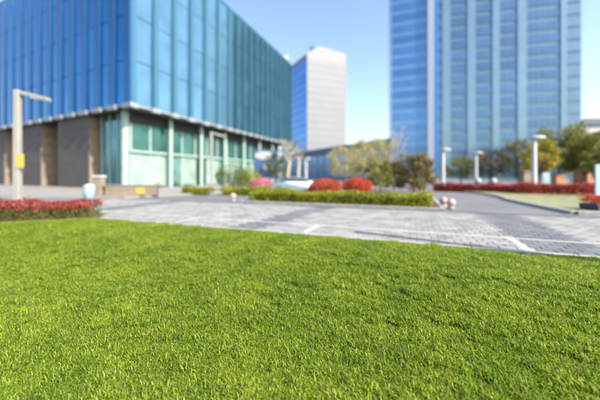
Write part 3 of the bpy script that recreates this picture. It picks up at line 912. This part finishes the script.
def white_lamp(loc, label, h=4.25, ang=0.0):
    t = thing('lamp_post', loc, label, 'lamp post', 'white lamp posts')
    put('post', MB().lathe([(.001, 0), (.27, 0), (.27, .12), (.19, .3), (.16, h - .2), (.11, h - .1), (.001, h - .1)], 14).me('post', M['white'], True), t, loc)
    hd_ = MB().lathe([(.001, 0), (.34, 0), (.42, .05), (.40, .12), (.2, .2), (.001, .22)], 18).me('lamp_head', M['white'], True)
    hd_.transform(Matrix.Translation((.28, 0, h - .12)) @ Matrix.Diagonal((1.45, 1.0, 1.3, 1)))
    put('lamp_head', hd_, t, loc, ang)
    gl = MB().lathe([(.001, -.02), (.36, -.02), (.36, 0), (.001, 0)], 16).me('lens', M['lens'], True)
    gl.transform(Matrix.Translation((.28, 0, h - .125)))
    put('lens', gl, t, loc, ang)
    return t
white_lamp((*gpt(443, 32.5).xy, 0), 'tall white lamp post at the right end of the lime hedge')
white_lamp((*gpt(476, 37).xy, 0), 'white lamp post between the two small olive trees')
white_lamp((*gpt(534, 22.8).xy, .1), 'white lamp post just left of the bright yellow tree')
white_lamp((*gpt(306, 50).xy, 0), 'far white lamp post behind the left scarlet bush')
def ball(loc, label, r=.17):
    t = thing('ball_bollard', loc, label, 'bollard', 'pink ball bollards')
    put('ball', MB().lathe([(r * math.sin(a), .10 + r - r * math.cos(a)) for a in np.linspace(0.02, math.pi - .02, 14)], 20).me('ball', M['pink'], True), t, loc)
    put('foot', MB().lathe([(.001, 0), (.15, 0), (.12, .13), (.001, .13)], 16).me('foot', M['kerb'], True), t, loc)
ball((*gpt(443.5, 12.6).xy, 0), 'pink stone ball bollard nearest the kerbed bed corner')
ball((*gpt(451, 11.8).xy, 0), 'pink stone ball bollard on the road side of its twin')
ball((*gpt(233, 15.4).xy, 0), 'pink stone ball bollard at the left end of the kerbed bed')
# low wall with pillar and yellow panel in front of the office
a, b = Vector((-12.3, 18.4, GZ)), Vector((-9.0, 18.6, GZ))
lw = thing('low_wall', a, 'low beige stone wall with a yellow panel before the office corner', 'wall')
L_ = (b - a).length; an = math.atan2(b.y - a.y, b.x - a.x)
bl = bevelled(MB().box(-.27, .27, -.16, .16, 0.01, .29).me('stone_block', M['beige']), .012, 1)
for j in range(2):
    for i in range(6):
        q = a + (b - a) * ((i + .5 + (.0 if j == 0 else .06)) / 6.2)
        put('stone_block', bl, lw, (q.x, q.y, GZ + .3 * j), an)
put('coping', bevelled(MB().box(-.08, L_ + .08, -.2, .2, .605, .68).me('coping', M['beige']), .012, 1), lw, a, an)
q = a + (b - a) * .66
put('panel', bevelled(MB().box(-.28, .28, -.19, -.165, .1, .52).me('panel', M['yellow']), .005, 1), lw, (q.x, q.y, GZ), an)
q = Vector((-12.75, 18.4, GZ))
pi = thing('gate_pillar', q, 'pale square stone pillar at the left end of the low beige wall', 'pillar')
put('shaft', bevelled(MB().box(-.25, .25, -.25, .25, 0, 1.15).me('shaft', M['beige']), .015, 1), pi, q)
put('cap', bevelled(MB().box(-.31, .31, -.31, .31, 1.15, 1.27, None, .9).me('cap', M['white']), .015, 1), pi, q)
# round sign
q = Vector((*gpt(157.5, 17.2).xy, 0))
rs = thing('round_sign', q, 'white round sign on a thin grey post before the office', 'sign')
put('post', MB().tube([(0, 0, 0), (0, 0, 1.5)], .035, 10).me('post', M['roofgrey'], True), rs, q)
dm = MB().tube([(0, -.045, 1.25), (0, -.065, 1.25)], .31, 28).me('disc', M['white'])
put('disc', dm, rs, q)
# litter bin
q = Vector((*gpt(89, 15.2).xy, 0))
lb = thing('litter_bin', q, 'pale blue litter bin behind the right end of the red-tipped hedge', 'bin')
put('body', MB().lathe([(.001, .04), (.22, .04), (.26, .75), (.24, .8), (.001, .8)], 18).me('body', M['paleblue'], True), lb, q)
put('lid', MB().lathe([(.001, .93), (.12, .92), (.28, .84), (.28, .8), (.001, .8)], 18).me('lid', M['white'], True), lb, q)
put('foot', MB().lathe([(.001, 0), (.2, 0), (.2, .04), (.001, .04)], 18).me('foot', M['rubber'], True), lb, q)
# blue sign board with two white panels
q = Vector((*gpt(266, 38).xy, 0))
sb2 = thing('sign_board', q, 'tall blue sign board with two white oval panels beside the office end', 'sign')
put('board', bevelled(MB().box(-1.6, 1.6, -.12, .12, .9, 4.6).me('board', M['blue']), .03, 1), sb2, q)
for x in (-1.2, 1.2):
    put('leg', MB().tube([(x, 0, 0), (x, 0, .95)], .07, 10).me('leg', M['roofgrey'], True), sb2, q)
for z, rx, x in ((3.95, 1.25, -.2), (2.45, .8, .4)):
    d_ = MB().tube([(0, -.125, 0), (0, -.16, 0)], 1.0, 28)
    me_ = d_.me('panel', M['white']); me_.transform(Matrix.Translation((x, 0, z)) @ Matrix.Diagonal((rx, 1, .55, 1)))
    put('panel', me_, sb2, q)
# right: pillars, bollards, boards
def pillar(px, Y, h, wd, m, label, z=0.0, grp=None):
    q = Vector((*gpt(px, Y).xy, z))
    t = thing('stone_pillar', q, label, 'pillar', grp)
    put('shaft', bevelled(MB().box(-wd, wd, -wd, wd, .12, h, None, .95).me('shaft', M[m]), .015, 1), t, q)
    put('plinth', bevelled(MB().box(-wd * 1.25, wd * 1.25, -wd * 1.25, wd * 1.25, 0, .12).me('plinth', M[m]), .01, 1), t, q)
    put('cap', bevelled(MB().box(-wd * 1.2, wd * 1.2, -wd * 1.2, wd * 1.2, h, h + .1).me('cap', M[m]), .01, 1), t, q)
pillar(525, 24.5, 1.65, .33, 'beige', 'beige stone pillar behind the red hedge, left of the yellow tree', .0)
pillar(557, 25, 1.3, .3, 'orange', 'short orange brick pillar under the green trees', .0)
def bollard(px, Y, label, h=1.15):
    q = Vector((*gpt(px, Y).xy, 0))
    t = thing('bollard', q, label, 'bollard', 'white round-topped bollards')
    put('body', MB().lathe([(.001, 0), (.25, 0), (.22, .1), (.21, h - .18), (.15, h - .04), (.001, h)], 16).me('body', M['white'], True), t, q)
    put('band', MB().lathe([(.222, h * .62), (.222, h * .74)], 16).me('band', M['roofgrey'], True), t, q)
bollard(493.5, 22.6, 'white bollard left of the gap in the red hedges')
bollard(478, 23.6, 'white bollard in front of the red hedge below the second white lamp')
q = Vector((*gpt(565, 25.5).xy, 0))
rs = thing('round_sign', q, 'pale round sign under the green trees beyond the red hedge', 'sign')
put('post', MB().tube([(0, 0, 0), (0, 0, 1.0)], .04, 10).me('post', M['roofgrey'], True), rs, q)
put('disc', MB().tube([(0, -.05, .75), (0, -.07, .75)], .33, 26).me('disc', M['beige']), rs, q)
q = Vector((*gpt(546, 26).xy, 0))
bb = thing('notice_board', q, 'small blue-grey notice board under the yellow tree', 'sign')
put('board', bevelled(MB().box(-.32, .32, -.04, .04, .5, 1.6).me('board', M['paleblue']), .01, 1), bb, q)
for x in (-.25, .25):
    put('leg', MB().tube([(x, 0, 0), (x, 0, .55)], .03, 8).me('leg', M['roofgrey'], True), bb, q)
q = Vector((*gpt(599.5, 16.6).xy, .1))
pb = thing('light_board', q, 'tall pale blue board standing upright at the right edge', 'sign')
put('board', bevelled(MB().box(-.26, .26, -.06, .06, .06, 1.9).me('board', M['paleblue']), .01, 1), pb, q)
put('foot', bevelled(MB().box(-.34, .34, -.2, .2, 0, .06).me('foot', M['roofgrey']), .01, 1), pb, q)
q = Vector((*gpt(590, 38).xy, 0))
kk = thing('kiosk', q, 'small orange brick kiosk behind the right-hand trees', 'kiosk')
put('wall', MB().box(-1.3, 1.3, -1, 1, 0, 2.4).me('wall', M['orange']), kk, q)
put('roof', MB().box(-1.6, 1.6, -1.3, 1.3, 2.403, 2.6).me('roof', M['roofgrey']), kk, q)
put('window', MB().box(-.7, .7, -1.04, -1.0, 1.0, 2.0).me('window', M['carglass']), kk, q)

# ------------------------------------------------------------------ parked car behind the lime hedge
def car(loc, rzv):
    t = thing('parked_car', loc, 'low pale blue car parked behind the bed, left of the scarlet bushes', 'car')
    prof = [(-2.05, .30), (-2.1, .55), (-1.95, .78), (-1.2, .86), (-.95, .88), (-.35, 1.2), (.6, 1.24), (1.35, .92), (1.95, .86), (2.05, .6), (2.0, .3)]
    v, f = [], []
    yl = (-.84, -.8, .8, .84)
    rows = []
    for x, z in prof:
        top = z > .9
        wv = .84 if z < .8 else (.80 if z < .9 else .60)
        rows.append((x, z, wv))
    n = len(rows)
    for x, z, wv in rows: v += [(x, -wv, z), (x, wv, z)]
    for i in range(n - 1): f.append((2 * i, 2 * i + 1, 2 * i + 3, 2 * i + 2))
    f.append((0, 2 * (n - 1), 2 * (n - 1) + 1, 1))
    f.append(tuple(2 * i for i in range(n))[::-1]); f.append(tuple(2 * i + 1 for i in range(n)))
    me_ = mesh('body', v, f, M['carpaint'])
    bm = bmesh.new(); bm.from_mesh(me_); bmesh.ops.triangulate(bm, faces=[fc_ for fc_ in bm.faces if len(fc_.verts) > 4]); bmesh.ops.recalc_face_normals(bm, faces=bm.faces); bm.to_mesh(me_); bm.free()
    def pp(nm, m_, p=None):
        m_.transform(Matrix.Rotation(rzv, 4, 'Z')); return put(nm, m_, p or t, loc)
    pp('body', me_)
    for s in (-1, 1):
        gl = [(-.85, s * .755, .93), (-.36, s * .62, 1.17), (.55, s * .605, 1.2), (1.15, s * .72, .96)]
        pp('side_window', mesh('side_window', [(x, y + s * .03, z) for x, y, z in gl] + [(x, y - s * .04, z) for x, y, z in gl], [(0, 1, 2, 3), (7, 6, 5, 4), (0, 4, 5, 1), (1, 5, 6, 2), (2, 6, 7, 3), (3, 7, 4, 0)], M['carglass']))
        pp('headlight', bevelled(MB().box(-2.1, -1.98, s * .62 - .16, s * .62 + .16, .58, .7).me('headlight', M['lens']), .02, 1))
        pp('tail_light', bevelled(MB().box(1.96, 2.06, s * .62 - .16, s * .62 + .16, .62, .76).me('tail_light', M['redlamp']), .02, 1))
        for x in (-1.3, 1.3):
            wm = MB().tube([(x, s * .66, .3), (x, s * .87, .3)], .3, 20).me('wheel', M['rubber'])
            wo = pp('wheel', wm)
            pp('rim', MB().tube([(x, s * .86, .3), (x, s * .885, .3)], .19, 16).me('rim', M['rim']), wo)
    for x0, z0, x1, z1 in ((-.9, .92, -.4, 1.18), (.66, 1.22, 1.28, .97)):
        pp('windscreen', mesh('windscreen', [(x0, -.66, z0 + .02), (x0, .66, z0 + .02), (x1, .58, z1 + .02), (x1, -.58, z1 + .02)], [(0, 1, 2, 3)], M['carglass']))
car((*gpt(293, 22.5).xy, 0), 0.25)

# ------------------------------------------------------------------ lawn grass
def grass_patch(i, nb=1000, side=0.32):
    rng = np.random.default_rng(100 + i)
    V, F = [], []
    # clumped roots
    cl = rng.uniform(-side / 2, side / 2, (34, 2))
    k = rng.integers(0, 34, nb)
    xy = cl[k] + rng.normal(size=(nb, 2)) * .035
    fre = rng.random(nb) < .4
    xy[fre] = rng.uniform(-side / 2, side / 2, (fre.sum(), 2))
    for b in range(nb):
        h = rng.uniform(.026, .060) * (1.25 if rng.random() < .08 else 1)
        wd = rng.uniform(.0024, .0050)
        a = rng.uniform(0, 6.283); lean = rng.uniform(.45, 1.7)
        dx, dy = math.cos(a), math.sin(a)
        tw = a + math.pi / 2 + rng.uniform(-.5, .5)
        sx, sy = math.cos(tw) * wd, math.sin(tw) * wd
        x, y = xy[b]
        o = len(V)
        l1 = lean * .5; l2 = lean * rng.uniform(.9, 1.45)
        m1 = (x + dx * math.sin(l1) * h * .5, y + dy * math.sin(l1) * h * .5, math.cos(l1) * h * .5)
        tp = (m1[0] + dx * math.sin(l2) * h * .55, m1[1] + dy * math.sin(l2) * h * .55, max(.004, m1[2] + math.cos(l2) * h * .55))
        V += [(x - sx * .8, y - sy * .8, -.004), (x + sx * .8, y + sy * .8, -.004), (m1[0] - sx, m1[1] - sy, m1[2]), (m1[0] + sx, m1[1] + sy, m1[2]), tp]
        F += [(o, o + 1, o + 3, o + 2), (o + 2, o + 3, o + 4)]
    return bpy.data.objects.new('grass_tuft', mesh('grass_tuft', V, F, M['grass']))
gc = bpy.data.collections.new('grass_tufts')
for i in range(8): gc.objects.link(grass_patch(i))
pts, rots, scs, vis_ = [], [], [], []
stp = 0.155
for y in np.arange(-0.6, 12.0, stp):
    for x in np.arange(-14.5, 13.0, stp):
        xx, yy = x + random.uniform(-.09, .09), y + random.uniform(-.09, .09)
        if abs(xx) > 1.06 * max(yy, 0.5) + 4.2: continue
        d = lawn_d(xx, yy)
        if d < 0.10: continue
        if d < 0.2 and random.random() < .25: continue
        far = max(0, yy - 4.5)
        pts.append((xx, yy, lawn_z(xx, yy)))
        rots.append((random.uniform(-.06, .06), random.uniform(-.06, .06), random.uniform(0, 6.283)))
        scs.append(random.uniform(.85, 1.15) * (.8 if d < .22 else 1))
        vis_.append(random.randrange(8))
gm = bpy.data.meshes.new('grass')
gm.from_pydata(pts, [], [])
at = gm.attributes.new('rot', 'FLOAT_VECTOR', 'POINT'); at.data.foreach_set('vector', np.array(rots).reshape(-1))
at = gm.attributes.new('sc', 'FLOAT', 'POINT'); at.data.foreach_set('value', np.array(scs))
at = gm.attributes.new('vi', 'INT', 'POINT'); at.data.foreach_set('value', np.array(vis_, dtype=np.int32))
gm.materials.append(M['grass'])
go = bpy.data.objects.new('grass', gm); C.objects.link(go)
tag(go, 'bright green mown grass covering the foreground lawn', 'grass', kind='stuff')
ng = bpy.data.node_groups.new('grass_scatter', 'GeometryNodeTree')
ng.interface.new_socket('Geometry', in_out='INPUT', socket_type='NodeSocketGeometry')
ng.interface.new_socket('Geometry', in_out='OUTPUT', socket_type='NodeSocketGeometry')
gi = ng.nodes.new('NodeGroupInput'); gout = ng.nodes.new('NodeGroupOutput')
iop = ng.nodes.new('GeometryNodeInstanceOnPoints')
ci = ng.nodes.new('GeometryNodeCollectionInfo')
ci.inputs['Collection'].default_value = gc
ci.inputs['Separate Children'].default_value = True
ci.inputs['Reset Children'].default_value = True
def na(nm, typ):
    n_ = ng.nodes.new('GeometryNodeInputNamedAttribute'); n_.data_type = typ
    n_.inputs['Name'].default_value = nm
    return n_.outputs['Attribute']
ng.links.new(gi.outputs[0], iop.inputs['Points'])
ng.links.new(ci.outputs[0], iop.inputs['Instance'])
iop.inputs['Pick Instance'].default_value = True
ng.links.new(na('vi', 'INT'), iop.inputs['Instance Index'])
ng.links.new(na('rot', 'FLOAT_VECTOR'), iop.inputs['Rotation'])
ng.links.new(na('sc', 'FLOAT'), iop.inputs['Scale'])
ng.links.new(iop.outputs[0], gout.inputs[0])
md = go.modifiers.new('scatter', 'NODES'); md.node_group = ng
